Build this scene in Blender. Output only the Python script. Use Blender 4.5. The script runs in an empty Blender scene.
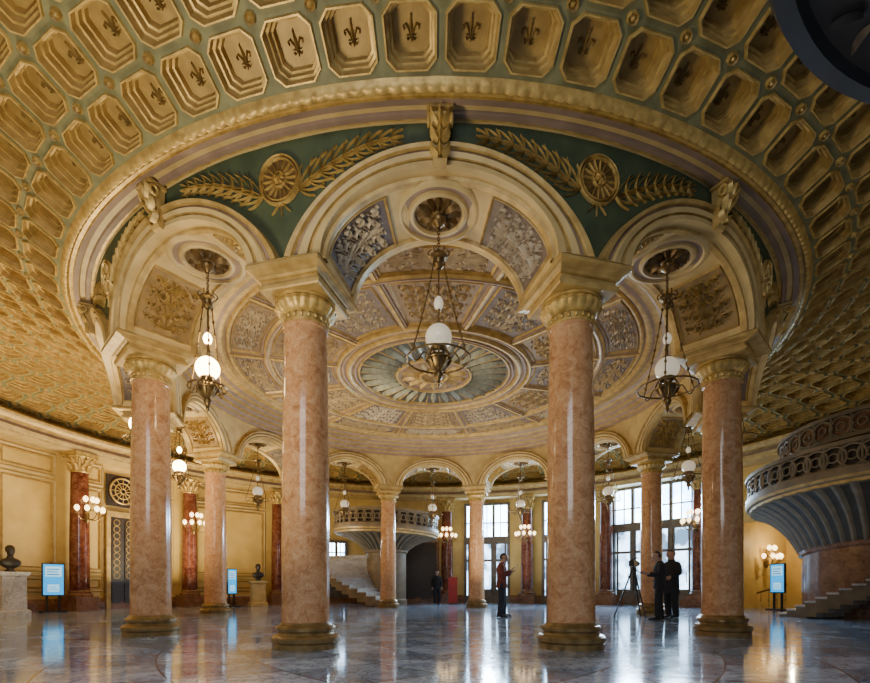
import bpy, bmesh, math, random
from math import sin, cos, pi, radians, sqrt, atan2, asin
from mathutils import Vector
SC = bpy.context.scene
COL = SC.collection
random.seed(7)

# ------------------------------------------------------------------ materials
def mat(name, c1, c2=None, rough=.5, metal=0., scale=4., detail=6., bump=0., bscale=30., coat=0., emit=None, estr=0., pos=(.35,.65), spec=.5, emit2=None):
    m = bpy.data.materials.new(name); m.use_nodes = True
    nt = m.node_tree; b = nt.nodes['Principled BSDF']
    b.inputs['Roughness'].default_value = rough
    b.inputs['Metallic'].default_value = metal
    b.inputs['Coat Weight'].default_value = coat
    b.inputs['Specular IOR Level'].default_value = spec
    if c2 is None: c2 = tuple(x*.75 for x in c1)
    tc = nt.nodes.new('ShaderNodeNewGeometry')
    n = nt.nodes.new('ShaderNodeTexNoise'); n.inputs['Scale'].default_value = scale; n.inputs['Detail'].default_value = detail
    nt.links.new(tc.outputs['Position'], n.inputs['Vector'])
    r = nt.nodes.new('ShaderNodeValToRGB')
    r.color_ramp.elements[0].position = pos[0]; r.color_ramp.elements[1].position = pos[1]
    r.color_ramp.elements[0].color = (*c2, 1); r.color_ramp.elements[1].color = (*c1, 1)
    nt.links.new(n.outputs['Fac'], r.inputs['Fac'])
    nt.links.new(r.outputs['Color'], b.inputs['Base Color'])
    if bump:
        n2 = nt.nodes.new('ShaderNodeTexNoise'); n2.inputs['Scale'].default_value = bscale; n2.inputs['Detail'].default_value = 3
        nt.links.new(tc.outputs['Position'], n2.inputs['Vector'])
        bp = nt.nodes.new('ShaderNodeBump'); bp.inputs['Strength'].default_value = bump; bp.inputs['Distance'].default_value = .02
        nt.links.new(n2.outputs['Fac'], bp.inputs['Height']); nt.links.new(bp.outputs['Normal'], b.inputs['Normal'])
    if emit:
        b.inputs['Emission Color'].default_value = (*emit, 1); b.inputs['Emission Strength'].default_value = estr
        if emit2:
            r2 = nt.nodes.new('ShaderNodeValToRGB'); r2.color_ramp.elements[0].position = .42; r2.color_ramp.elements[1].position = .56
            r2.color_ramp.elements[0].color = (*emit2, 1); r2.color_ramp.elements[1].color = (*emit, 1)
            nt.links.new(n.outputs['Fac'], r2.inputs['Fac']); nt.links.new(r2.outputs['Color'], b.inputs['Emission Color'])
    return m

def marble(name, dark, mid, light, rough=.14, scale=2.2, vein=.35):
    m = bpy.data.materials.new(name); m.use_nodes = True
    nt = m.node_tree; b = nt.nodes['Principled BSDF']; b.inputs['Roughness'].default_value = rough
    g = nt.nodes.new('ShaderNodeNewGeometry')
    n = nt.nodes.new('ShaderNodeTexNoise'); n.inputs['Scale'].default_value = scale; n.inputs['Detail'].default_value = 10; n.inputs['Roughness'].default_value = .72; n.inputs['Distortion'].default_value = 1.0
    nt.links.new(g.outputs['Position'], n.inputs['Vector'])
    r = nt.nodes.new('ShaderNodeValToRGB'); e = r.color_ramp.elements
    e[0].position = .32; e[0].color = (*dark, 1); e[1].position = .7; e[1].color = (*light, 1)
    x = e.new(.48); x.color = (*mid, 1)
    nt.links.new(n.outputs['Fac'], r.inputs['Fac'])
    v = nt.nodes.new('ShaderNodeTexNoise'); v.inputs['Scale'].default_value = scale*5; v.inputs['Detail'].default_value = 8; v.inputs['Distortion'].default_value = 2.
    nt.links.new(g.outputs['Position'], v.inputs['Vector'])
    r2 = nt.nodes.new('ShaderNodeValToRGB'); r2.color_ramp.elements[0].position = .36; r2.color_ramp.elements[1].position = .5
    r2.color_ramp.elements[0].color = (.6,.48,.40,1); r2.color_ramp.elements[1].color = (1,1,1,1)
    nt.links.new(v.outputs['Fac'], r2.inputs['Fac'])
    mx = nt.nodes.new('ShaderNodeMixRGB'); mx.blend_type = 'MULTIPLY'; mx.inputs[0].default_value = vein*2
    nt.links.new(r.outputs['Color'], mx.inputs[1]); nt.links.new(r2.outputs['Color'], mx.inputs[2])
    nt.links.new(mx.outputs[0], b.inputs['Base Color'])
    return m

def floor_mat():
    m = bpy.data.materials.new('floor_marble'); m.use_nodes = True
    nt = m.node_tree; b = nt.nodes['Principled BSDF']; L = nt.links.new
    g = nt.nodes.new('ShaderNodeNewGeometry'); s = nt.nodes.new('ShaderNodeSeparateXYZ'); L(g.outputs['Position'], s.inputs[0])
    def M(op, a, c=None):
        n = nt.nodes.new('ShaderNodeMath'); n.operation = op
        for i, q in enumerate((a, c)):
            if q is None: continue
            if isinstance(q, (int, float)): n.inputs[i].default_value = q
            else: L(q, n.inputs[i])
        return n.outputs[0]
    x, y = s.outputs[0], s.outputs[1]
    r = M('SQRT', M('ADD', M('MULTIPLY', x, x), M('MULTIPLY', y, y)))
    th = M('MULTIPLY', M('ARCTAN2', y, x), 18/pi)
    rr = M('MULTIPLY', r, .8)
    sa = M('ADD', rr, th); sb = M('SUBTRACT', rr, th)
    p = M('FLOOR', sa); q = M('FLOOR', sb)
    dia = M('ABSOLUTE', M('MODULO', M('ADD', p, q), 2))
    joint = M('MAXIMUM', M('LESS_THAN', M('FRACT', sa), .022), M('LESS_THAN', M('FRACT', sb), .022))
    band = M('LESS_THAN', M('MODULO', M('ADD', r, .3), 2.6), .36)
    def noise(sc, dist=1.):
        n = nt.nodes.new('ShaderNodeTexNoise'); n.inputs['Scale'].default_value = sc; n.inputs['Detail'].default_value = 9; n.inputs['Distortion'].default_value = dist
        L(g.outputs['Position'], n.inputs['Vector']); return n.outputs['Fac']
    def ramp(f, a, c, p0=.35, p1=.65):
        k = nt.nodes.new('ShaderNodeValToRGB'); k.color_ramp.elements[0].position = p0; k.color_ramp.elements[1].position = p1
        k.color_ramp.elements[0].color = (*a, 1); k.color_ramp.elements[1].color = (*c, 1); L(f, k.inputs[0]); return k.outputs[0]
    nz = noise(1.6, 2.)
    light = ramp(nz, (.34,.43,.60), (.62,.72,.88)); dark = ramp(nz, (.18,.25,.38), (.37,.46,.61)); tan = ramp(nz, (.22,.27,.37), (.42,.48,.59)); jc = ramp(nz, (.10,.12,.16), (.14,.16,.2))
    def mix(f, a, c):
        k = nt.nodes.new('ShaderNodeMixRGB'); L(f, k.inputs[0]); L(a, k.inputs[1]); L(c, k.inputs[2]); return k.outputs[0]
    col = mix(band, mix(joint, mix(dia, light, dark), jc), tan)
    vein = ramp(M('ABSOLUTE', M('SUBTRACT', noise(2.2, 3.), .5)), (.30,.32,.38), (1,1,1), .0, .045)
    mu = nt.nodes.new('ShaderNodeMixRGB'); mu.blend_type='MULTIPLY'; mu.inputs[0].default_value=.9
    L(col, mu.inputs[1]); L(vein, mu.inputs[2])
    L(mu.outputs[0], b.inputs['Base Color'])
    rg = nt.nodes.new('ShaderNodeMapRange'); L(noise(3.), rg.inputs[0]); rg.inputs[3].default_value = .05; rg.inputs[4].default_value = .15
    L(rg.outputs[0], b.inputs['Roughness'])
    bp = nt.nodes.new('ShaderNodeBump'); bp.inputs['Strength'].default_value = .04; bp.inputs['Distance'].default_value = .02
    L(noise(2.5, 0.), bp.inputs['Height']); L(bp.outputs[0], b.inputs['Normal'])
    b.inputs['Specular IOR Level'].default_value = .7
    return m

GOLD = mat('gilded_plaster', (.66,.455,.145), (.40,.255,.072), rough=.42, metal=.3, scale=9, bump=.1, bscale=40)
GOLDD = mat('dark_gilding', (.24,.145,.05), (.11,.067,.024), rough=.45, metal=.4, scale=12)
FLEUR = mat('fleur_gilding', (.40,.27,.095), (.27,.175,.06), rough=.5, metal=.1, scale=12)
COFFRAME = mat('sage_gold_frame', (.225,.215,.10), (.145,.14,.064), rough=.6, scale=5)
COFPAN = mat('coffer_panel', (.50,.335,.11), (.36,.235,.072), rough=.5, metal=.15, scale=7)
CREAM = mat('cream_plaster', (.64,.475,.21), (.49,.35,.145), rough=.5, scale=3)
CREAMG = mat('gilt_moulding', (.57,.39,.14), (.38,.245,.075), rough=.45, metal=.2, scale=6, bump=.1)
ROSEB = mat('rose_grey_plaster', (.34,.235,.175), (.24,.165,.125), rough=.55, scale=3)
GREEN = mat('green_spandrel', (.072,.098,.046), (.047,.066,.033), rough=.6, scale=4)
SILVER = mat('silver_scroll', (.68,.57,.42), (.51,.42,.30), rough=.45, metal=.1, scale=8)
WARMSC = mat('warm_scroll', (.64,.49,.28), (.47,.345,.18), rough=.45, metal=.15, scale=8)
PANG = mat('mauve_panel', (.19,.137,.11), (.125,.09,.074), rough=.6, scale=5)
PANB = mat('bronze_panel', (.28,.185,.10), (.18,.115,.06), rough=.5, metal=.1, scale=5)
PANGOLD = mat('warm_gold_panel', (.40,.26,.10), (.26,.165,.06), rough=.5, metal=.1, scale=5)
PALE = mat('shell_petal', (.40,.40,.31), (.26,.265,.20), rough=.45, metal=.1, scale=8)
SOFF = mat('warm_soffit', (.66,.48,.20), (.52,.36,.14), rough=.5, scale=3)
PINK = marble('pink_marble', (.36,.155,.068), (.57,.295,.135), (.70,.455,.26), rough=.12, scale=7, vein=.24)
RED = marble('red_marble', (.05,.010,.007), (.15,.04,.022), (.30,.13,.075), rough=.14, scale=4)
BROWNM = marble('brown_marble', (.12,.05,.027), (.25,.12,.065), (.36,.2,.12), rough=.2, scale=2)
BASEM = mat('bronzed_base', (.34,.22,.085), (.18,.115,.042), rough=.28, metal=.35, scale=8)
WHITEM = marble('white_marble', (.40,.39,.37), (.60,.59,.56), (.72,.71,.68), rough=.3, scale=2)
STEPM = marble('stair_marble', (.26,.235,.20), (.42,.385,.34), (.54,.50,.45), rough=.3, scale=2)
WALL = mat('ochre_wall', (.74,.52,.17), (.62,.41,.115), rough=.5, scale=1.5)
DARKW = mat('dark_wood', (.05,.032,.02), (.025,.016,.01), rough=.4, scale=10)
BRASS = mat('aged_brass', (.27,.17,.06), (.13,.08,.03), rough=.35, metal=.7, scale=20)
STONEG = mat('brown_stone', (.25,.18,.10), (.165,.12,.068), rough=.55, scale=3)
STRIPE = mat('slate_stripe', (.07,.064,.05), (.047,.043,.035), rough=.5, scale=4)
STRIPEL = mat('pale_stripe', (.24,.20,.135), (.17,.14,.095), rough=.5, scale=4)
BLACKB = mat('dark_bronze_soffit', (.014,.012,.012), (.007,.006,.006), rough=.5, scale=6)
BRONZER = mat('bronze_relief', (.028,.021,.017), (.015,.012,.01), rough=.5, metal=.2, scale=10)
BLACK = mat('black_cloth', (.022,.022,.026), (.012,.012,.014), rough=.85, scale=20)
BLACKP = mat('black_plastic', (.02,.02,.022), (.012,.012,.013), rough=.4, scale=20)
NAVY = mat('dark_trousers', (.025,.03,.045), (.016,.02,.03), rough=.85, scale=20)
MAROON = mat('maroon_jacket', (.20,.05,.032), (.13,.032,.022), rough=.85, scale=20)
SKIN = mat('skin', (.45,.26,.18), (.38,.21,.14), rough=.5, scale=10)
HAIR = mat('dark_hair', (.03,.02,.015), (.015,.01,.008), rough=.6, scale=30)
BRONZE = mat('bust_bronze', (.024,.016,.011), (.013,.009,.006), rough=.5, metal=.1, scale=10)
REDS = mat('red_panel', (.55,.04,.03), (.45,.03,.025), rough=.5)
GLOBE = mat('milk_glass', (.66,.60,.50), (.60,.54,.44), rough=.2, emit=(1,.84,.6), estr=.4)  # faint glow put into the glass of the unlit lamps
GLOBEL = mat('lit_milk_glass', (.9,.85,.75), (.9,.85,.75), rough=.2, emit=(1,.74,.38), estr=22.)
SCONCE = mat('sconce_glass', (.9,.85,.75), (.9,.85,.75), rough=.2, emit=(1,.68,.30), estr=6.)
PANE = mat('daylight_pane', (.3,.4,.5), (.2,.3,.4), rough=.1, emit=(.56,.80,1.), estr=20., scale=1.1, emit2=(.24,.46,.88))
PANED = mat('dim_pane', (.12,.14,.16), (.06,.08,.1), rough=.08, emit=(.44,.70,1.), estr=8., scale=1.3, emit2=(.05,.09,.14))
FRAMEW = mat('window_frame', (.20,.16,.115), (.13,.10,.075), rough=.5)
SCRW = mat('screen_white', (.4,.75,.9), (.4,.75,.9), rough=.3, emit=(.42,.85,1.), estr=1.1)
SCRT = mat('screen_teal', (.02,.35,.55), (.02,.3,.5), rough=.3, emit=(.0,.30,.72), estr=1.8)
SCRB = mat('screen_blue', (.03,.2,.5), (.03,.2,.5), rough=.3, emit=(.02,.16,.6), estr=1.0)
FLOOR = floor_mat()

# ------------------------------------------------------------------ mesh builder
class MB:
    def __init__(s): s.v=[]; s.f=[]; s.m=[]
    def add(s, vs, fs, mi=0):
        o=len(s.v); s.v.extend(vs)
        for k,f in enumerate(fs):
            s.f.append(tuple(o+i for i in f)); s.m.append(mi[k] if isinstance(mi,list) else mi)
    def grid(s, rows, mi=0, cu=False, cv=False):
        nr=len(rows); nc=len(rows[0]); vs=[p for r in rows for p in r]; fs=[]; ms=[]
        for i in range(nr if cv else nr-1):
            for j in range(nc if cu else nc-1):
                a=i*nc+j; b=i*nc+(j+1)%nc; c=((i+1)%nr)*nc+(j+1)%nc; d=((i+1)%nr)*nc+j
                fs.append((a,b,c,d)); ms.append(mi[i] if isinstance(mi,(list,tuple)) else (mi(i,j) if callable(mi) else mi))
        s.add(vs,fs,ms)
    def lathe(s, prof, seg=32, o=(0,0,0), mi=0, mod=None):
        rows=[]
        for i,(r,z) in enumerate(prof):
            row=[]
            for k in range(seg):
                a=2*pi*k/seg; q=r if mod is None else mod(i,r,a)
                row.append((o[0]+q*cos(a),o[1]+q*sin(a),o[2]+z))
            rows.append(row)
        s.grid(rows,mi,cu=True)
    def arc(s, prof, t0, t1, n, mi=0):
        s.grid([[P(r,t0+(t1-t0)*k/n,z) for k in range(n+1)] for r,z in prof],mi)
    def box(s,x0,x1,y0,y1,z0,z1,mi=0,xf=None):
        vs=[(x,y,z) for z in (z0,z1) for y in (y0,y1) for x in (x0,x1)]
        if xf: vs=[xf(*v) for v in vs]
        s.add(vs,[(0,1,3,2),(4,6,7,5),(0,4,5,1),(2,3,7,6),(0,2,6,4),(1,5,7,3)],mi)
    def tube(s,pts,r,seg=8,mi=0,closed=False,cap=True):
        pts=[Vector(p) for p in pts]; n=len(pts); rows=[]; nn=None
        for i in range(n):
            if closed: t=(pts[(i+1)%n]-pts[i-1])
            else: t=pts[min(i+1,n-1)]-pts[max(i-1,0)]
            if t.length<1e-9: t=Vector((0,0,1))
            t.normalize()
            if nn is None:
                ref=Vector((0,0,1)) if abs(t.z)<.9 else Vector((1,0,0)); nn=t.cross(ref).normalized()
            else:
                nn=(nn-t*nn.dot(t))
                nn=nn.normalized() if nn.length>1e-6 else t.orthogonal().normalized()
            bb=t.cross(nn); rr=r[i] if isinstance(r,(list,tuple)) else r
            rows.append([tuple(pts[i]+nn*(rr*cos(2*pi*k/seg))+bb*(rr*sin(2*pi*k/seg))) for k in range(seg)])
        s.grid(rows,mi,cu=True,cv=closed)
        if cap and not closed:
            o=len(s.v)-n*seg
            s.f.append(tuple(o+k for k in range(seg))); s.m.append(mi)
            s.f.append(tuple(o+(n-1)*seg+k for k in range(seg))); s.m.append(mi)
    def ball(s,c,r,mi=0,seg=16,rings=10,sc=(1,1,1)):
        rows=[]
        for i in range(rings+1):
            a=pi*i/rings; q=max(sin(a),.002)
            rows.append([(c[0]+r*sc[0]*q*cos(2*pi*k/seg),c[1]+r*sc[1]*q*sin(2*pi*k/seg),c[2]+r*sc[2]*cos(a)) for k in range(seg)])
        s.grid(rows,mi,cu=True)
    def ribbon(s,pts,w,mp,H,mi=0,closed=False):
        n=len(pts); L=[];C_=[];R=[]
        for i,(u,v) in enumerate(pts):
            if closed: a=pts[i-1]; b=pts[(i+1)%n]
            else: a=pts[max(i-1,0)]; b=pts[min(i+1,n-1)]
            tx,ty=b[0]-a[0],b[1]-a[1]; l=sqrt(tx*tx+ty*ty) or 1; nx,ny=-ty/l,tx/l
            ww=w[i] if isinstance(w,(list,tuple)) else w
            L.append(mp(u+nx*ww,v+ny*ww,0)); C_.append(mp(u,v,H)); R.append(mp(u-nx*ww,v-ny*ww,0))
        s.grid([L,C_,R],mi,cu=closed)
    def leaf(s,p,ang,ln,wd,mp,H,mi=0,n=5,bend=0.):
        pts=[];ws=[]
        for i in range(n+1):
            t=i/n; a=ang+bend*t
            pts.append((p[0]+cos(a)*ln*t,p[1]+sin(a)*ln*t)); ws.append(wd*sin(pi*min(max(t*.92+.06,0),1))**.8)
        s.ribbon(pts,ws,mp,H,mi)
    def build(s,name,mats,parent=None,loc=None,smooth=True,label=None,ang=38):
        me=bpy.data.meshes.new(name); me.from_pydata(s.v,[],s.f)
        for m in (mats if isinstance(mats,(list,tuple)) else [mats]): me.materials.append(m)
        me.polygons.foreach_set('material_index',s.m)
        if smooth:
            me.polygons.foreach_set('use_smooth',[True]*len(s.f))
            try: me.set_sharp_from_angle(angle=radians(ang))
            except Exception: pass
        me.update()
        o=bpy.data.objects.new(name,me); COL.objects.link(o)
        if parent: o.parent=parent
        if loc: o.location=loc
        if label: o['label']=label
        return o

def P(r,th,z): return (r*sin(th),-r*cos(th),z)
def thing(name,label,cat,loc=(0,0,0),rz=0,group=None):
    o=bpy.data.objects.new(name,None); COL.objects.link(o); o.empty_display_size=.2
    o.location=loc; o.rotation_euler=(0,0,rz); o['label']=label; o['category']=cat
    if group: o['group']=group
    return o
def struct(o,label=None,cat=None):
    o['kind']='structure'
    if label: o['label']=label
    if cat: o['category']=cat
    return o
def dup(root,loc,rz,label,group=None):
    r=root.copy(); COL.objects.link(r); r.location=loc; r.rotation_euler=(0,0,rz); r['label']=label
    if group: r['group']=group
    for ch in list(root.children):
        c=ch.copy(); COL.objects.link(c); c.parent=r
        for g in list(ch.children):
            d=g.copy(); COL.objects.link(d); d.parent=c
    return r

# ------------------------------------------------------------------ camera
CAM=(-.12,-13.44,.81); F=494.; PX=429.5; PY=588.
cd=bpy.data.cameras.new('camera'); cam=bpy.data.objects.new('camera',cd); COL.objects.link(cam)
cam.location=CAM; cam.rotation_euler=(pi/2,0,0)
cd.sensor_width=36; cd.lens=F/870*36; cd.shift_x=(435-PX)/870; cd.shift_y=(PY-341.5)/870; cd.clip_start=.05; cd.clip_end=200
SC.camera=cam
def onring(px,r):
    k=(px-PX)/F; a=1+k*k; b=2*(k*CAM[0]+CAM[1]); c=CAM[0]**2+CAM[1]**2-r*r
    d=(-b+sqrt(b*b-4*a*c))/(2*a)
    return atan2(CAM[0]+k*d,-(CAM[1]+d))

# ------------------------------------------------------------------ ornament vocabulary
def spiral(cx,cy,R0,a0,turns,dirn,n=16):
    return [(cx+R0*(1-.9*i/n)*cos(a0+dirn*2*pi*turns*i/n),cy+R0*(1-.9*i/n)*sin(a0+dirn*2*pi*turns*i/n)) for i in range(n+1)]
LV4=((-.70,.20),(-.24,.25),(.24,.25),(.68,.22))
def arabesque(mb,mp,H,mi,w=.05,lv=LV4,xs=.36):
    mb.ribbon([(0,-.9),(0,-.4),(0,.1),(0,.6),(0,.9)],[w*.6,w,w*.8,w,w*.3],mp,H,mi)
    for sg in (-1,1):
        for j,(v0,R) in enumerate(lv):
            c=(sg*xs,v0); a0=pi if sg>0 else 0
            sp=spiral(c[0],c[1],R,a0-sg*.9,1.35,sg,16)
            mb.ribbon([(0,v0-R*.9),(sg*.06,v0-R*.85)]+sp,[w*.5,w]+[w*(1.05-.6*i/16) for i in range(17)],mp,H,mi)
            for k in range(5):
                a=a0+k*1.2
                mb.leaf((c[0]+cos(a)*R*1.02,c[1]+sin(a)*R*1.02),a+sg*.6,R*.45,w*.95,mp,H*.9,mi,4,sg*.5)
            for k in range(4): mb.leaf(c,k*pi/2,R*.28,w*.7,mp,H,mi,3)
            c2=(sg*(xs+.42),v0+.10); R2=R*.62
            sp=spiral(c2[0],c2[1],R2,a0+sg*.6,1.2,-sg,12)
            mb.ribbon([(c[0]+sg*R*.7,v0+R*.6)]+sp,[w*.5]+[w*(.9-.5*i/12) for i in range(13)],mp,H,mi)
            for k in range(3):
                a=k*2.1+.4
                mb.leaf((c2[0]+cos(a)*R2,c2[1]+sin(a)*R2),a+sg*.5,R2*.5,w*.8,mp,H*.9,mi,4)
        mb.leaf((0,.55),pi/2-sg*.7,.3,w*1.2,mp,H,mi,5,sg*.6)
        mb.leaf((0,-.9),pi/2-sg*.9,.3,w*1.2,mp,H,mi,5,-sg*.5)
def frame(mb,mp,H,w,mi,e=1.):
    n=10
    pts=[(-e+2*e*i/n,-e) for i in range(n)]+[(e,-e+2*e*i/n) for i in range(n)]+[(e-2*e*i/n,e) for i in range(n)]+[(-e,e-2*e*i/n) for i in range(n)]
    mb.ribbon(pts,w,mp,H,mi,closed=True)

# ------------------------------------------------------------------ floor
mb=MB(); mb.add([P(19.5,2*pi*k/96,0) for k in range(96)],[tuple(range(95,-1,-1))])
struct(mb.build('floor',FLOOR,smooth=False),'polished marble floor with pale and dark geometric inlay','floor')

# ------------------------------------------------------------------ coffered annular vault
RC,RV,PSI=10.95,5.5,asin(2.8/5.5); ZC=6.3-5.5*cos(PSI)
NC,NR=84,10
def oct8(h,c): return [(h,-h+c),(h,h-c),(h-c,h),(-h+c,h),(-h,h-c),(-h,-h+c),(-h+c,-h),(h-c,-h)]
mb=MB()
LEV=[(.44,.155,0),(.43,.152,-.035),(.405,.142,-.035),(.392,.137,.06),(.355,.125,.065),(.343,.12,.14),(.308,.108,.145),(.296,.102,.22)]
LM=(1,1,2,1,2,1,2)
for i in range(NC):
    for j in range(NR):
        def cf(a,b,n,i=i,j=j):
            th=2*pi*(i+.5+a)/NC; ps=-PSI+2*PSI*(j+.5+b)/NR
            return P(RC+(RV+n)*sin(ps),th,ZC+(RV+n)*cos(ps))
        sq=[cf(.5,-.5,0),cf(.5,.5,0),cf(-.5,.5,0),cf(-.5,-.5,0)]
        vs=sq[:]
        for h,c,n in LEV: vs+= [cf(a,b,n) for a,b in oct8(h,c)]
        fs=[];ms=[]
        O=4
        fs+=[(0,1,O+1,O+0),(1,2,O+3,O+2),(2,3,O+5,O+4),(3,0,O+7,O+6),(1,O+2,O+1),(2,O+4,O+3),(3,O+6,O+5),(0,O+0,O+7)]; ms+=[0]*8
        for l in range(7):
            for k in range(8):
                fs.append((O+l*8+k,O+l*8+(k+1)%8,O+(l+1)*8+(k+1)%8,O+(l+1)*8+k)); ms.append(LM[l])
        fs.append(tuple(O+56+k for k in range(8))); ms.append(3)
        mb.add(vs,fs,ms)
        mp=lambda u,v,h: cf(u*.8,v*.8,.218-h)
        H=.035
        mb.leaf((0,-.2),pi/2,.42,.042,mp,H,4,5)
        for sg in (-1,1):
            mb.ribbon([(sg*.015,-.14),(sg*.05,-.02),(sg*.11,.07),(sg*.165,.045),(sg*.15,-.02)],[.012,.022,.024,.018,.008],mp,H,4)
            mb.ribbon([(sg*.01,-.12),(sg*.07,-.17),(sg*.1,-.13)],[.012,.016,.008],mp,H,4)
        mb.ribbon([(-.1,-.09),(0,-.1),(.1,-.09)],[.01,.016,.01],mp,H*1.1,4)
        q=lambda u,v,h: cf(.5+u,.5+v,-h)
        rv=[q(.1*cos(2*pi*k/8),.1*sin(2*pi*k/8),0) for k in range(8)]+[q(.085*cos(2*pi*k/8),.085*sin(2*pi*k/8),.05) for k in range(8)]+[q(.055*cos(2*pi*k/8),.055*sin(2*pi*k/8),.02) for k in range(8)]+[q(0,0,.06)]
        if j<NR-1:
            rf=[(k,(k+1)%8,8+(k+1)%8,8+k) for k in range(8)]+[(8+k,8+(k+1)%8,16+(k+1)%8,16+k) for k in range(8)]+[(16+k,16+(k+1)%8,24) for k in range(8)]
            mb.add(rv,rf,[1]*8+[4]*8+[1]*8)
struct(mb.build('ceiling',[COFFRAME,GOLD,CREAMG,COFPAN,FLEUR],ang=25),'gilded coffered ring vault with fleur-de-lis in octagonal coffers','ceiling')

# ring moulding between the vault and the arcade
mb=MB()
pr=[(7.54,6.27),(7.65,6.27),(7.66,6.285),(7.70,6.29),(7.71,6.255),(7.77,6.255),(7.79,6.285),(7.86,6.29),(7.88,6.25),(7.96,6.24),(7.97,6.265),(8.02,6.27)]
mb.lathe(pr,180,mi=[0,0,1,1,2,2,0,0,2,1,1])
rows=[]
for (r,z,am) in ((8.02,6.27,0),(8.03,6.24,.006),(8.06,6.22,.016),(8.09,6.225,.016),(8.12,6.245,.006),(8.13,6.275,0),(8.15,6.31,0)):
    rows.append([P(r,2*pi*k/2880,z-am*abs(sin(pi*k/8))) for k in range(2880)])
mb.grid(rows,1,cu=True)
struct(mb.build('trim_1',[CREAM,GOLD,ROSEB]),'broad circular moulding with a gilded leaf band around the arcade','moulding')

# ------------------------------------------------------------------ arcade
AL=radians(11.1); ZS=4.885; B=.895; RO=7.5; RI=6.35; NB=12
def flare(z): return .14*max(0,(z-4.9)/1.37)**1.3
wall=MB(); tr=MB(); so=MB()
TT=[pi*i/48 for i in range(49)]
AP=[(0,-.02),(0,.06),(.05,.06),(.055,.035),(.075,.035),(.08,.07),(.125,.09),(.14,.07),(.145,.05),(.165,.05),(.175,.10),(.21,.115),(.225,0)]
AM=[0,0,1,1,1,0,0,1,2,1,1,1]
def spread(t): return 1+1.15*(1-sin(t))**1.6     # the bands widen towards the springing and meet over each column
for k in range(NB):
    t0=radians(30*k)
    ph=[-radians(15)]+[-AL*cos(t) for t in TT]+[radians(15)]
    zb=[ZS]+[ZS+B*sin(t) for t in TT]+[ZS]
    rows=[]
    for q in range(7):
        f=q/6; rows.append([P(RO+flare(z+(6.31-z)*f),t0+p,z+(6.31-z)*f) for p,z in zip(ph,zb)])
    wall.grid(rows,0)
    wall.grid([[P(RI,t0+p,z) for p,z in zip(ph,zb)],[P(RI,t0+p,6.25) for p in ph]],1)
    wall.grid([[P(RI+(RO+flare(ZS+B*sin(t))-RI)*q/4,t0+AL*cos(t),ZS+B*sin(t)) for t in TT] for q in range(5)],2)
    # cream underside of the pier above each column
    for pa,pb in ((-radians(15),-AL),(AL,radians(15))):
        wall.grid([[P(r,t0+pa+(pb-pa)*q/4,ZS) for q in range(5)] for r in (RI,RO+.1)],1)
    for rf,sg,sf in ((RO,1,1.),(RI,-1,.82)):
        tr.grid([[P(rf+sg*p+(flare(ZS+(B+o)*sin(t)) if sg>0 else 0),t0+(AL*rf+o*spread(t)*sf)*cos(t)/rf,ZS+(B+o)*sin(t)) for t in TT] for o,p in AP],AM)
    for rr in (RI+.07,RO-.07):
        so.grid([[P(rr+d,t0+(AL-h/7)*cos(t),ZS+(B-h)*sin(t)) for t in TT] for d,h in ((-.06,-.01),(-.05,.03),(-.02,.04),(.02,.03),(.04,.035),(.06,-.01))],0)
    for sg in (-1,1):
        def mp(u,v,h,sg=sg,t0=t0):
            t=.60+v*.46
            return P(6.925+u*.42*sg,t0+sg*(AL-h/7)*cos(t),ZS+(B-h)*sin(t))
        so.grid([[mp(-1+2*a/4,-1+2*b/8,.006) for a in range(5)] for b in range(9)],2 if k%2 else 3)
        frame(so,mp,.04,.04,0,1.02)
        arabesque(so,lambda u,v,h:mp(u*.92,v*.9,h+.006),.05,1 if k%2==0 else 4,w=.032)
struct(wall.build('wall_arcade',[GREEN,CREAM,SOFF]),'ring arcade wall with green spandrels over twelve arches','wall')
struct(tr.build('trim_2',[CREAM,CREAMG,ROSEB]),'cream and gilt arch mouldings of the ring arcade','moulding')
struct(so.build('trim_3',[CREAMG,SILVER,PANGOLD,PANG,GOLD]),'scrollwork panels on the undersides of the arches','moulding')

BAY=['the centre front arch','the right front arch','the arch behind the second right column','the right side arch','the back right arch by the windows','the arch right of back centre','the back centre arch','the arch left of back centre','the back left arch','the left side arch','the arch behind the second left column','the left front arch']
COLN=['nearest, right of centre','second on the right','third on the right, behind the second','beside the two people in black','at back, behind the nearest right one','back centre, on the right','back centre, on the left','at back, behind the nearest left one','on the left, next to the far bust','third on the left, behind the second','second on the left','nearest, left of centre']

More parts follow.
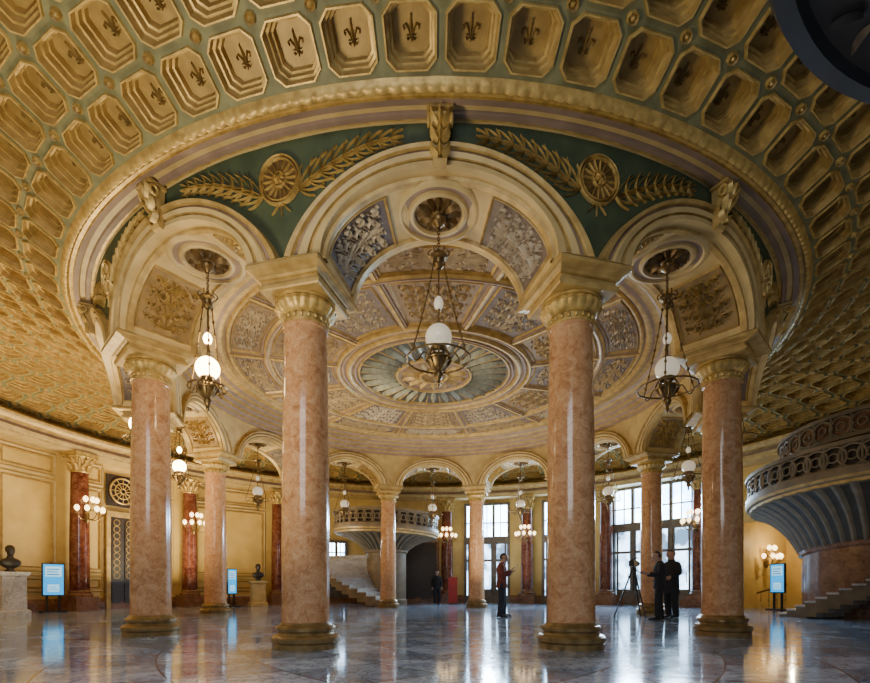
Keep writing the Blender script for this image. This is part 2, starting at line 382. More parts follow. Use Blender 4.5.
# ------------------------------------------------------------------ columns
def make_column():
    t=thing('column','','column')
    m=MB()
    m.lathe([(0,0),(.44,0),(.44,.07),(.43,.075),(.455,.10),(.455,.15),(.42,.185),(.385,.19),(.37,.215),(.38,.24),(.395,.245),(.40,.28),(.38,.305),(.35,.31),(.335,.33),(.32,.36)],48); m.build('base',BASEM,t)
    m=MB()
    m.lathe([(.325,.33),(.318,.5),(.317,1.8),(.308,2.8),(.29,3.9),(.28,4.26),(.30,4.28),(.30,4.31),(.28,4.32)],48); m.build('shaft',PINK,t)
    m=MB()
    def mod(i,r,a): return r*(1+.06*abs(sin(a*10))) if i in (6,7,8) else r
    m.lathe([(.28,4.30),(.31,4.31),(.31,4.34),(.29,4.345),(.29,4.43),(.315,4.44),(.35,4.48),(.39,4.54),(.375,4.59),(.36,4.60),(.395,4.61),(.395,4.65)],100,mi=0,mod=mod)
    cp=m.build('capital',GOLD,t)
    m=MB()
    for k in range(20):
        a=2*pi*k/20; m.ball((.295*cos(a),.295*sin(a),4.385),.028,0,8,5,(1,1,1.3))
    m.lathe([(.30,4.425),(.318,4.435),(.30,4.445)],60,mod=lambda i,r,a:r*(1+.02*abs(sin(24*a))))
    m.build('bead_band',GOLD,cp)
    m=MB()
    def sq(h,e,z): return [(x*h,y*(h+e),z) for x,y in ((-1,-1),(1,-1),(1,1),(-1,1))]
    m.grid([sq(h,e,z) for h,e,z in ((.28,.03,4.64),(.41,.03,4.64),(.425,.03,4.66),(.43,.03,4.70),(.40,.03,4.705),(.40,.03,4.765),(.42,.05,4.77),(.43,.07,4.79),(.47,.10,4.815),(.505,.125,4.825),(.505,.125,4.872),(.48,.12,4.88),(.05,0,4.88))],0,cu=True)
    m.build('impost_block',CREAMG,t,smooth=False)
    return t
c0=make_column()
for k in range(NB):
    th=radians(15+30*k); loc=P(6.96,th,0); lb='pink marble column with gilded capital, '+COLN[k]
    if k==0: c0.location=loc; c0.rotation_euler=(0,0,th); c0['label']=lb; c0['group']='ring of pink marble columns'
    else: dup(c0,loc,th,lb,'ring of pink marble columns')

# ------------------------------------------------------------------ keystones, spandrel ornaments, medallions
def make_key():
    t=thing('keystone_bracket','','bracket')
    m=MB(); pf=[(0,-.24),(.06,-.24),(.10,-.2),(.09,-.12),(.11,.0),(.16,.1),(.21,.15),(.23,.21),(.20,.25),(0,.25)]
    for sx in (-1,1):
        m.add([(sx*.1*(.8+.5*(z+.24)),-p,z) for p,z in pf],[tuple(range(len(pf)))],0)
    m.grid([[(sx*.1*(.8+.5*(z+.24)),-p,z) for p,z in pf] for sx in (-1,-.7,-.65,.65,.7,1)],0)
    m.box(-.15,.15,-.25,0,.25,.29,0); m.build('console',CREAMG,t)
    m=MB()
    def mp(u,v,h):
        z=v; pr=.10 if z<-.1 else .10+(z+.1)*.42
        return (u,-(pr+h),z)
    for sg in (-1,0,1):
        for q in (-.2,-.05,.08): m.leaf((sg*.02,q),pi/2-sg*.6,.16,.05,mp,.06,0,5)
    for sx in (-1,1): m.tube([(sx*.13,-.17-.05*cos(a),.17+.06*sin(a)) for a in [i*2*pi/10 for i in range(10)]],.02,6,0,True)
    m.build('acanthus_leaf',GOLD,t)
    return t
k0=make_key()
for k in range(NB):
    th=radians(30*k); loc=P(RO+.155,th,5.96); lb='gilded acanthus keystone bracket at the crown of '+BAY[k]
    if k==0: k0.location=loc; k0['label']=lb; k0['group']='keystone brackets'
    else: dup(k0,loc,th,lb,'keystone brackets')

def make_spandrel():
    t=thing('spandrel_ornament','','ornament')
    def mp(u,v,h):
        a=u/RO; r=RO+.006+h+flare(v); return (r*sin(a),-r*cos(a),v)
    m=MB()
    z0=5.84; R=.27
    for rr,w in ((R,.018),(R*.86,.009),(R*.30,.013)):
        m.ribbon([(rr*cos(a),z0+rr*sin(a)) for a in [2*pi*i/40 for i in range(40)]],w,mp,.045,0,True)
    for i in range(16):
        a=2*pi*i/16; m.leaf((R*.34*cos(a),z0+R*.34*sin(a)),a,R*.48,.012,mp,.04,0,4)
    for i in range(8):
        a=2*pi*i/8; m.leaf((0,z0),a,R*.25,.022,mp,.06,0,3)
    for sg in (-1,0,1): m.leaf((sg*.03,z0-R-.01),-pi/2+sg*.8,.14,.011,mp,.03,0,5)
    m.build('rosette',GOLD,t)
    m=MB(); m.add([mp(R*cos(2*pi*i/32),z0+R*sin(2*pi*i/32),.012) for i in range(32)],[tuple(range(32))]); m.build('rosette_ground',GOLDD,t,smooth=False)
    for sg in (-1,1):
        m=MB(); st=[]; N=8
        for i in range(N+1):
            q=i/N; st.append((sg*(R-.02+q*1.14),z0-.15+.42*sin(q*1.35)))
        m.ribbon(st,[.009*(1-.5*i/N) for i in range(N+1)],mp,.025,0)
        for i in range(0,N+1):
            a=atan2(st[min(i+1,N)][1]-st[max(i-1,0)][1],st[min(i+1,N)][0]-st[max(i-1,0)][0])
            for s2 in (-1,1):
                up=s2*sg>0
                ln=.40-.027*i
                if up: ln=min(ln,max(.10,(6.27-st[i][1])*1.2))
                else: ln*=.85
                for dq,dl in ((.36,.85),(.82,1.),(1.3,.68)):
                    m.leaf(st[i],a+s2*dq,ln*dl,.0078,mp,.035,0,5,-s2*.4)
        m.leaf(st[N],atan2(st[N][1]-st[N-1][1],st[N][0]-st[N-1][0]),.16,.012,mp,.04,0,4)
        m.build('laurel_branch',GOLD,t)
    return t
s0=make_spandrel()
for k in range(NB):
    th=radians(15+30*k); lb='gilded rosette with laurel sprays above the column '+COLN[k]
    if k==0: s0.rotation_euler=(0,0,th); s0['label']=lb; s0['group']='spandrel ornaments'
    else: dup(s0,(0,0,0),th,lb,'spandrel ornaments')

def make_med():
    t=thing('ceiling_medallion','','medallion')
    m=MB(); m.lathe([(.56,.04),(.56,-.02),(.52,-.05),(.49,-.05),(.47,-.02),(.40,-.015),(.38,-.05),(.34,-.06),(.31,-.03),(.30,.0),(.0,.0)],48,mi=[0,0,0,0,1,0,0,0,2,2]); m.build('moulded_ring',[CREAM,ROSEB,PANB],t)
    m=MB(); mp=lambda u,v,h:(u,v,-h)
    for i in range(12):
        a=2*pi*i/12; m.leaf((.08*cos(a),.08*sin(a)),a,.21,.055,mp,.06,0,4)
    m.lathe([(.11,0),(.10,-.05),(.06,-.08),(.0,-.10)],20); m.build('leaf_rosette',GOLDD,t)
    return t
m0=make_med()
for k in range(NB):
    th=radians(30*k); loc=P(6.925,th,5.755); lb='round moulded medallion with leaf rosette under '+BAY[k]
    if k==0: m0.location=loc; m0['label']=lb; m0['group']='ceiling medallions'
    else: dup(m0,loc,th,lb,'ceiling medallions')

# ------------------------------------------------------------------ central ceiling
mb=MB()
pr=[(6.37,6.04),(6.30,6.06),(6.28,6.14),(6.20,6.17),(6.16,6.25),(6.04,6.28),(6.0,6.36),(5.86,6.38),(5.82,6.45),(5.68,6.47),(5.62,6.53),(5.48,6.54),(5.42,6.50),(5.34,6.50),(5.28,6.6),(0,6.6)]
mb.lathe(pr,144,mi=[1,2,1,2,1,0,1,2,1,2,1,0,1,1,0])
def half(r,w,h,mi,z=6.6): mb.lathe([(r-w,z+.005),(r-w*.9,z-h*.5),(r-w*.3,z-h),(r+w*.3,z-h),(r+w*.9,z-h*.5),(r+w,z+.005)],120,mi=mi)
for r,w,h,mi in ((5.2,.05,.06,1),(4.32,.08,.08,1),(4.32,.04,.10,2),(2.56,.06,.10,1),(2.44,.05,.06,2),(2.28,.08,.10,1),(2.12,.04,.08,2),(2.02,.04,.07,1),(1.0,.05,.08,1),(.92,.03,.05,2),(.36,.05,.08,1)): half(r,w,h,mi)
mb.lathe([(2.0,6.592),(1.02,6.592)],96,mi=12); mb.lathe([(.9,6.592),(.38,6.592)],64,mi=4); mb.lathe([(.34,6.59),(.26,6.52),(.18,6.47),(.1,6.44),(0.001,6.43)],32,mi=5)
for i in range(28):
    a=2*pi*i/28
    def mp(u,v,h,a=a): return P(v,a+u,6.592-h)
    mb.leaf((0,1.06),pi/2,.88,.052,mp,.10,10,6)
    mb.ribbon([(pi/28,1.4),(pi/28,1.97)],[.008,.014],mp,.03,1)
for i in range(14):
    a=2*pi*i/14
    def mp(u,v,h,a=a): return P(v,a+u,6.59-h)
    mb.leaf((0,.40),pi/2,.48,.12,mp,.07,1,6)
for k in range(NB):
    t0=radians(30*k); tr_=t0+radians(15)
    for w,h,mi in ((.09,.045,2),(.04,.08,1)):
        for rads in ((2.6,3.2,3.8,4.25),(4.4,4.8,5.2)):
            rows=[]
            for s_,hh in ((-1,0),(-.8,h),(.8,h),(1,0)):
                rows.append([P(r,tr_+s_*w/r,6.6-hh) for r in rads])
            mb.grid(rows,mi)
    for (ra,rb,da) in ((2.70,4.18,radians(12.5)),(4.46,5.12,radians(13.3))):
        def mp(u,v,h,ra=ra,rb=rb,da=da,t0=t0): return P((ra+rb)/2+v*(rb-ra)/2,t0+u*da,6.592-h)
        mb.grid([[mp(-1+2*a/8,-1+2*b/3,0) for a in range(9)] for b in range(4)],7 if k%2 else 8)
        frame(mb,mp,.045,.032,1,1.)
        if rb<4.2: arabesque(mb,lambda u,v,h:mp(u*.9,v*.9,h),.05,6 if k%2 else 11,w=.028)
        else: arabesque(mb,lambda u,v,h:mp(v*.92,u*.88,h),.045,6 if k%2==0 else 11,w=.03)
struct(mb.build('ceiling_rotunda',[ROSEB,CREAMG,ROSEB,PANG,PANB,GOLDD,SILVER,PANG,PANB,GOLD,PALE,WARMSC,STRIPE]),'round rotunda ceiling with shell rosette and radiating scroll panels','ceiling')

# ------------------------------------------------------------------ hanging lamps
def make_lamp(lit):
    t=thing('hanging_lamp','','lamp'); RR=.27 if lit else .41
    m=MB(); m.lathe([(.001,0),(.1,0),(.09,-.04),(.05,-.07),(.02,-.1)],20); m.build('ceiling_cup',BRASS,t)
    m=MB()
    for i in range(8):
        z=-.12-.04*i
        m.tube([((.018*cos(a) if i%2 else 0),(0 if i%2 else .018*cos(a)),z+.028*sin(a)) for a in [2*pi*q/8 for q in range(8)]],.007,5,0,True)
    m.build('suspension_chain',BRASS,t)
    m=MB()
    m.lathe([(.01,-.40),(.04,-.43),(.10,-.46),(.11,-.49),(.06,-.52),(.05,-.57),(.075,-.60),(.03,-.64)],24,mod=lambda i,r,a:r*(1+.12*abs(sin(4*a))) if i in(2,3) else r)
    for q in range(6):
        a=2*pi*q/6; m.tube([((.09+.05*sin(s*pi))*cos(a),(.09+.05*sin(s*pi))*sin(a),-.49+.11*s) for s in [i/5 for i in range(6)]],[.012,.012,.011,.01,.008,.004],5)
    m.build('crown',BRASS,t)
    for q in range(3):
        m=MB(); a=2*pi*q/3+pi/2
        n=15; pts=[]
        for i in range(n):
            s=i/(n-1); r=.07+(RR-.08)*s**1.25; z=-.52-1.31*s; pts.append((r*cos(a),r*sin(a),z))
        m.tube(pts,.009,6)
        for p in pts[1::2]: m.ball(p,.02,0,8,5,(1,1,1.5))
        m.build('chain',BRASS,t)
    m=MB()
    def rad(a): return RR+.012*abs(sin(6*a))
    m.tube([(rad(a)*cos(a),rad(a)*sin(a),-1.83) for a in [2*pi*i/72 for i in range(72)]],.013,8,0,True)
    m.build('ring',BRASS,t)
    m=MB(); m.lathe([(.012,-.6),(.012,-.98),(.03,-1.0),(.012,-1.02)],10)
    m.lathe([(.012,-1.16),(.03,-1.18),(.014,-1.2),(.014,-1.34),(.06,-1.36),(.08,-1.38),(.02,-1.39)],16); m.build('stem',BRASS,t)
    gm=GLOBEL if lit else GLOBE
    m=MB(); m.lathe([(.002,-1.0),(.03,-1.01),(.055,-1.05),(.065,-1.09),(.055,-1.14),(.03,-1.17),(.002,-1.175)],20); m.build('upper_shade',gm,t)
    m=MB(); m.lathe([(.002,-1.37)]+[(.175*sin(pi*i/14),-1.54+.17*cos(pi*i/14)) for i in range(1,14)]+[(.002,-1.715)],28); m.build('globe',gm,t)
    m=MB()
    m.lathe([(.10,-1.66),(.115,-1.69),(.10,-1.73),(.07,-1.74)],24)
    for q in range(8):
        a=2*pi*q/8
        m.tube([((.10+.085*sin(s*pi)-.05*s)*cos(a),(.10+.085*sin(s*pi)-.05*s)*sin(a),-1.70-.28*s) for s in [i/7 for i in range(8)]],.013,5)
    m.tube([(.165*cos(a),.165*sin(a),-1.84) for a in [2*pi*i/24 for i in range(24)]],.012,6,0,True)
    m.lathe([(.13,-1.80),(.145,-1.85),(.10,-1.94),(.05,-1.99),(.02,-2.0)],20)
    bo=m.build('basket',BRASS,t)
    m=MB(); m.lathe([(.04,-1.98),(.06,-2.03),(.045,-2.08),(.02,-2.11),(.03,-2.15),(.001,-2.21)],16); m.build('finial',BRASS,bo)
    for q in range(3):
        a=2*pi*q/3+pi/2; m=MB()
        m.tube([((.15+(RR-.16)*s)*cos(a),(.15+(RR-.16)*s)*sin(a),-1.85+.07*sin(s*2*pi)) for s in [i/10 for i in range(11)]],.010,6)
        m.build('scroll_arm',BRASS,t)
    return t
lu=make_lamp(False); ll=make_lamp(True)
used={0:False,1:False}
for k in range(NB):
    th=radians(30*k); loc=P(6.925,th,5.655); lit=(k in (11,10,9))
    lb=('slim glowing' if lit else 'unlit white')+' globe lamp hanging on brass chains under '+BAY[k]
    src=ll if lit else lu
    if not used[lit]: src.location=loc; src.rotation_euler=(0,0,th); src['label']=lb; src['group']='hanging globe lamps'; used[lit]=True
    else: dup(src,loc,th,lb,'hanging globe lamps')

# ------------------------------------------------------------------ outer walls
D=radians
def wallseg(name,t0,t1,label,z0=0,z1=6.0,r=14.,mt=WALL):
    m=MB(); n=max(4,int(abs(t1-t0)/radians(2)))
    m.arc([(r,z0),(r,z1)],t0,t1,n); return struct(m.build(name,mt),label,'wall')
wallseg('wall_left',D(-50),D(-150),'ochre wall with panels on the left')
wallseg('wall_back',D(-150),D(-243),'ochre back wall with tall windows')
wallseg('wall_lintel',D(117),D(110),'ochre wall above the warm lit passage on the right',3.4,6.2)
wallseg('wall_right',D(122),D(50),'ochre wall behind the right spiral staircase',0,6.4,17.0)
m=MB(); m.grid([[P(14,D(117),z),P(17,D(117),z)] for z in (0,6.4)]); struct(m.build('wall_passage',WALL),'ochre side wall of the right passage','wall')
m=MB(); m.arc([(13.3,6.32),(17.1,6.32)],D(122),D(48),40); struct(m.build('ceiling_right',CREAM),'flat ceiling over the right staircase','ceiling')
ENT=[(14,5.62),(13.1,5.62),(13.08,5.70),(13.05,5.71),(13.05,5.82),(13.12,5.83),(13.14,5.95),(13.0,6.0),(12.95,6.08),(12.90,6.10),(12.88,6.18),(13.0,6.24),(13.1,6.32),(13.8,6.34)]
m=MB(); m.arc(ENT,D(-50),D(-260),110,[0,1,0,0,1,2,1,1,0,1,1,1,0]); struct(m.build('trim_4',[CREAM,CREAMG,ROSEB]),'gilt entablature around the outer wall','moulding')
m=MB(); m.arc([(13.86,0),(13.86,.28),(13.9,.32),(13.92,.4),(14,.42)],D(-50),D(-243),100); struct(m.build('baseboard_back',BROWNM),'brown marble skirting','baseboard')
# wall panels
EC=[onring(px,13.4) for px in (80,190,278,447,527,606,700)]
m=MB()
def wpanel(ta,tb,z0,z1,r=13.97):
    tm=(ta+tb)/2; hw=abs(tb-ta)/2*r; zm=(z0+z1)/2; hh=(z1-z0)/2
    def mp(u,v,h): return P(r-h,tm+u/r,zm+v)
    for e,w,mi in ((0,.05,0),(.13,.025,1)):
        a,b=hw-e,hh-e
        pts=[(-a,-b),(0,-b),(a,-b),(a,0),(a,b),(0,b),(-a,b),(-a,0)]
        m.ribbon(pts,w,mp,.05,mi,closed=True)
pw=.035
seg=[D(-62),D(-74),D(-86),D(-97)]+EC[:3]
for a,b in zip(seg[:-1],seg[1:]):
    if a==EC[0]: parts=[(a-pw,a-.09),(b+.09,b+pw)]
    else: parts=[(a-pw,b+pw)]
    for x,y in parts:
        wpanel(x,y,.7,1.25); wpanel(x,y,1.4,4.6); wpanel(x,y,4.75,5.5)
struct(m.build('trim_5',[CREAM,CREAMG]),'moulded panel frames on the left wall','moulding')

# engaged columns
def make_eng():
    t=thing('engaged_column','','column')
    m=MB(); m.box(-.42,.42,-.42,.42,0,.5,0); m.lathe([(.40,.5),(.42,.55),(.40,.6),(.34,.63),(.36,.68),(.32,.72)],32); m.build('base',BROWNM,t)
    m=MB(); m.lathe([(.31,.70),(.31,2.5),(.27,4.95)],32); m.build('shaft',RED,t)
    m=MB(); m.lathe([(.28,4.93),(.30,4.96),(.27,4.99),(.28,5.2),(.34,5.42),(.40,5.5)],32)
    for row,(z,l,n) in enumerate(((5.0,.28,10),(5.18,.3,10))):
        for i in range(n):
            a=2*pi*(i+.5*row)/n
            pts=[((.29+.16*s**2)*cos(a),(.29+.16*s**2)*sin(a),z+l*s-.08*s**4) for s in [q/5 for q in range(6)]]
            m.tube(pts,[.06,.065,.06,.05,.04,.02],6)
    m.box(-.42,.42,-.42,.42,5.52,5.62,0); cp=m.build('capital',GOLD,t)
    for i in range(4):
        a=pi/4+i*pi/2; m=MB()
        m.tube([((.46+.07*cos(b))*cos(a),(.46+.07*cos(b))*sin(a),5.46+.07*sin(b)) for b in [q*2*pi/10 for q in range(10)]],.03,6,0,True)
        m.build('volute',GOLD,cp)
    return t
e0=make_eng()
EN=['beside the left digital display','right of the grilled door','seen beside the nearest left column','right of the dark back doorway','between the back windows','left of the wide glazed screen','right of the wide glazed screen']
for k,th in enumerate(EC):
    loc=P(13.42,th,0); lb='dark red marble wall column, '+EN[k]
    if k==0: e0.location=loc; e0.rotation_euler=(0,0,th); e0['label']=lb; e0['group']='red marble wall columns'
    else: dup(e0,loc,th,lb,'red marble wall columns')

# sconces
def make_sconce():
    t=thing('wall_sconce','','sconce')
    m=MB(); m.lathe([(.001,-.3),(.05,-.24),(.09,0),(.05,.3),(.02,.5),(.001,.52)],16); m.build('backplate',BRASS,t)
    for i,(da,L,zz) in enumerate([((j-2)*.62,.50,0) for j in range(5)]+[((j-1)*.75,.30,.34) for j in range(3)]):
        a=-pi/2+da; m=MB()
        m.tube([((.05+(L-.05)*s)*cos(a),(.05+(L-.05)*s)*sin(a),zz-.1-.12*sin(s*pi)+.12*s) for s in [q/8 for q in range(9)]],.016,6)
        m.lathe([(.02,0),(.06,.01),(.03,.04),(.02,.08)],12,(L*cos(a),L*sin(a),zz+.02)); arm=m.build('arm',BRASS,t)
        m=MB(); m.lathe([(.02,.08),(.05,.11),(.085,.17),(.075,.24),(.035,.29),(.002,.30)],14,(L*cos(a),L*sin(a),zz+.02)); m.build('glass_shade',SCONCE,arm)
    return t
sc0=make_sconce()
for i,k in enumerate((0,1,3,4,6)):
    th=EC[k]; loc=P(13.06,th,3.4); lb='lit brass wall sconce on the red column '+EN[k]
    if i==0: sc0.location=loc; sc0.rotation_euler=(0,0,th+pi); sc0['label']=lb; sc0['group']='lit wall sconces'
    else: dup(sc0,loc,th+pi,lb,'lit wall sconces')
# the passage sconce hangs on the passage side wall, facing into the opening
pxw=P(15.4,D(117),1.9); sdir=D(117)-pi/2
dup(sc0,(pxw[0]-.09*cos(D(117)),pxw[1]-.09*sin(D(117)),1.9),D(117)-pi/2,'lit brass wall sconce inside the warm passage on the right','lit wall sconces')

# windows and doors (built tangent to the wall)
def window(name,px,w,z0,z1,cols,ztr,label,r=13.9,lower=PANED,upper=PANE,handles=True):
    th=onring(px,r); t=thing(name,label,'window',P(r,th,0),th+pi); t['kind']='structure'
    m=MB(); f=.14
    m.box(-w/2-f,-w/2,-.14,.1,z0,z1+f); m.box(w/2,w/2+f,-.14,.1,z0,z1+f); m.box(-w/2,w/2,-.14,.1,z1,z1+f); m.box(-w/2,w/2,-.14,.1,ztr-.2,ztr+.2); m.box(-w/2,w/2,-.1,.1,z0,z0+.3)
    for c in range(1,cols): x=-w/2+w*c/cols; m.box(x-.07,x+.07,-.12,.08,z0,z1)
    zz=(ztr+z1)/2; m.box(-w/2,w/2,-.06,.06,zz-.03,zz+.03)
    for c in range(cols):
        x=-w/2+w*(c+.5)/cols; m.box(x-.02,x+.02,-.05,.05,ztr,z1)
        x0=-w/2+w*c/cols; x1=x0+w/cols
        m.box(x0+.06,x1-.06,-.07,.07,z0+.3,z0+.75)
        m.box(x0+.06,x0+.15,-.07,.07,z0,ztr); m.box(x1-.15,x1-.06,-.07,.07,z0,ztr)
    z=z0+(ztr-z0)*.68; m.box(-w/2,w/2,-.08,.07,z-.06,z+.06)
    fr=m.build('window_frame',FRAMEW,t)
    if handles:
        for c in range(cols):
            x1=-w/2+w*(c+1)/cols; m=MB(); m.tube([(x1-.2,-.08,1.05),(x1-.2,-.13,1.1),(x1-.2,-.13,1.45),(x1-.2,-.08,1.5)],.02,6); m.build('handle',BRASS,fr)
    m=MB(); m.box(-w/2,w/2,-.01,.01,ztr,z1); m.build('upper_pane',upper,t)
    m=MB(); m.box(-w/2,w/2,-.01,.01,z0,ztr); m.build('lower_pane',lower,t)
window('window_1',487,2.2,.0,5.3,3,3.4,'tall bluish window between the red wall columns at the back',lower=PANED)
window('window_2',566,2.2,.0,5.3,3,3.4,'tall window mostly hidden behind the nearest right column')
window('window_3',652,3.5,.0,5.5,4,3.7,'wide bright glazed screen behind the people in black',lower=PANED)
window('window_4',715,1.3,.0,5.5,2,3.7,'narrow bright window right of the wide glazed screen',lower=PANED)
window('window_5',336,.9,.3,3.2,2,2.2,'small window seen behind the back staircase',handles=False)
def door(name,px,w,h,label,r=13.9,grille=False):
    th=onring(px,r); t=thing(name,label,'door',P(r,th,0),th+pi); t['kind']='structure'
    m=MB(); f=.16
    m.box(-w/2-f,-w/2,-.12,.1,0,h+f); m.box(w/2,w/2+f,-.12,.1,0,h+f); m.box(-w/2-f,w/2+f,-.14,.1,h,h+f*1.3); m.build('door_frame',BROWNM if not grille else CREAMG,t)
    m=MB(); m.box(-w/2,w/2,-.03,.03,0,h)
    for s in (-1,1):
        for z0,z1 in ((.2,1.0),(1.15,h-.2)): m.box(s*w/4-w*.17,s*w/4+w*.17,-.06,-.02,z0,z1)
    lf=m.build('door_leaf',DARKW,t)
    if grille:
        m=MB()
        for i in range(9):
            z=1.3+i*.26
            for s in (-1,1): m.tube([(s*w/4+.12*cos(a),-.08,z+.12*sin(a)) for a in [2*pi*q/12 for q in range(12)]],.014,5,0,True)
        m.build('grille',GOLD,lf)
        m=MB(); R=.5; zc=h+1.05
        for rr in (R,R*.62,R*.2): m.tube([(rr*cos(a),-.08,zc+rr*sin(a)) for a in [2*pi*q/28 for q in range(28)]],.035 if rr==R else .022,6,0,True)
        for q in range(12):
            a=2*pi*q/12; m.tube([(R*.2*cos(a),-.08,zc+R*.2*sin(a)),(R*cos(a),-.08,zc+R*sin(a))],.016,5)
        m.build('round_grille',GOLD,t)
        m=MB(); m.box(-.62,.62,-.02,.02,zc-.62,zc+.62); m.build('grille_ground',DARKW,t)
door('door_1',418,2.0,3.3,'dark double door under the back staircase balcony')
door('door_2',122,1.0,3.6,'dark door with gilded ring grilles on the left wall',grille=True)

# ------------------------------------------------------------------ spiral stairs
def balustrade(m,R,z0,h,a0,a1,n,zf=lambda a:0.):
    N=max(24,n*4)
    def mp(a,z,r=R): return (r*cos(a),r*sin(a),z+zf(a))
    for (ra,rb,za,zb) in ((R-.09,R+.09,z0+h-.10,z0+h),(R-.08,R+.08,z0,z0+.1)):
        ang=[a0+(a1-a0)*i/N for i in range(N+1)]
        m.grid([[mp(a,z,r) for a in ang] for r,z in ((ra,za),(ra,zb),(rb,zb),(rb,za))],0,cv=True)
    hh=(h-.2)/2; zc=z0+.1+hh
    for i in range(n):
        a=a0+(a1-a0)*(i+.5)/n
        m.tube([mp(a+hh/R*cos(b)*.98,zc+hh*.98*sin(b)) for b in [2*pi*q/14 for q in range(14)]],.035,5,0,True)
        m.tube([mp(a+hh/R*.4*cos(b),zc+hh*.4*sin(b)) for b in [2*pi*q/10 for q in range(10)]],.025,5,0,True)
        e=a0+(a1-a0)*i/n
        m.tube([mp(e,z0+.08),mp(e,z0+h-.08)],.03,6)
def stair(label,C,R,zs,start,dirn,nst,upper=None,rdrum=1.2,zb=1.95,rs=.5,da=10,nb=40,rib=36,hs=.172,tilt=0.,ta=0.,dm=None,btilt=0.,sm=None):
    t=thing('spiral_staircase',label,'staircase',(C[0],C[1],0))
    zf=lambda a: tilt*cos(a-ta)
    bf=lambda a: btilt*cos(a-ta)
    N_=72
    m=MB(); m.grid([[(r*cos(a),r*sin(a),z+(bf(a) if z>1 else 0)) for a in [2*pi*q/N_ for q in range(N_)]] for r,z in ((rdrum,0),(rdrum,.25),(rdrum-.05,.3),(rdrum-.05,zb-.15),(rdrum+.03,zb-.1),(rdrum+.05,zb))],0,cu=True); m.build('drum',dm or BROWNM,t)
    m=MB(); prof=[]
    for i in range(13):
        s=i/12; prof.append((rdrum+.02+(R-.12-rdrum)*(.55*s+.45*(1-cos(s*pi/2))),zb+(zs-.25-zb)*(.35*s+.65*sin(s*pi/2)),s))
    rows=[]; NN=rib*6
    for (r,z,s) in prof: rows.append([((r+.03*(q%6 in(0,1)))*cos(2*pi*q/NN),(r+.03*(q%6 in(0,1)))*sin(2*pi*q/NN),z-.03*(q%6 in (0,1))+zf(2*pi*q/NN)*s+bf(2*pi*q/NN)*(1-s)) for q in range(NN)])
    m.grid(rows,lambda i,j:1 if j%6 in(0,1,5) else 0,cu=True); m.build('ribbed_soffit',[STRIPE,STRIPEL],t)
    m=MB()
    m.grid([[(r*cos(a),r*sin(a),z+zf(a)*min(1,r/R)) for a in [2*pi*q/96 for q in range(96)]] for r,z in ((R-.35,zs-.3),(R-.1,zs-.28),(R-.08,zs-.2),(R,zs-.17),(R+.04,zs-.1),(R+.04,zs),(R-.2,zs),(.2,zs))],[0,1,0,1,0,0,0],cu=True); m.build('balcony_slab',[STONEG,CREAMG],t)
    m=MB(); balustrade(m,R-.05,zs,.78,0,2*pi,nb,zf); bl=m.build('balustrade',STONEG,t)
    m=MB(); m.grid([[((R-.14)*cos(a),(R-.14)*sin(a),z+zf(a)) for a in [2*pi*q/72 for q in range(72)]] for z in (zs+.05,zs+.7)],0,cu=True); m.build('balustrade_backing',DARKW,bl)
    for i in range(nst):
        a0=start+dirn*radians(da)*i; a1=start+dirn*radians(da)*(i+1.06); h=hs*(i+1); m=MB()
        zl=max(0,h-.42)
        ang=[a0+(a1-a0)*q/4 for q in range(5)]
        ri,ro=rdrum-.06,R-rs
        m.grid([[(r*cos(a),r*sin(a),z) for a in ang] for r,z in ((ri,zl),(ri,h),(ro+.03,h),(ro+.03,h-.04),(ro,h-.05),(ro,zl))],[0,0,0,0,1,1],cv=True)
        for a in (a0,a1): m.add([(ri*cos(a),ri*sin(a),zl),(ri*cos(a),ri*sin(a),h),(ro*cos(a),ro*sin(a),h),(ro*cos(a),ro*sin(a),zl)],[(0,1,2,3)])
        m.build('step',[sm or WHITEM,STONEG],t)
    if upper:
        ru,z0,z1,ut=upper; uf=lambda a: ut*cos(a-ta)
        m=MB(); m.grid([[(r*cos(a),r*sin(a),z+uf(a)) for a in [2*pi*q/72 for q in range(72)]] for r,z in ((ru-.5,z0-.15),(ru-.1,z0+.05),(ru,z0+.2),(ru+.06,z0+.25),(ru+.06,z0+.33),(ru,z0+.38),(ru-.02,z1-.1))],[1,0,1,1,1,0],cu=True); ud=m.build('upper_flight',[BROWNM,STONEG],t)
        m=MB(); balustrade(m,ru+.03,z0+.38,z1-z0-.38,0,2*pi,34,uf); m.build('tracery',STONEG,ud)
        m=MB(); m.lathe([(ru-.9,zs),(ru-.9,z0+.3)],48); m.build('newel_wall',BROWNM,t)
    return t
stair('large spiral staircase on the right with ribbed soffit and pierced balustrade',(13.1,.87),3.4,3.55,radians(184),1,16,upper=(2.45,4.25,5.35,.22),rdrum=2.0,zb=1.95,rs=.15,da=4.6,nb=54,rib=50,hs=.115,tilt=.26,ta=radians(255),btilt=.2)
stair('spiral staircase at the back, left of centre',(-2.2,10.4),2.5,3.55,radians(282),-1,15,rs=-.42,da=8.0,rdrum=1.0,zb=2.6,hs=.16,tilt=.12,ta=radians(180),dm=STONEG,sm=STEPM)
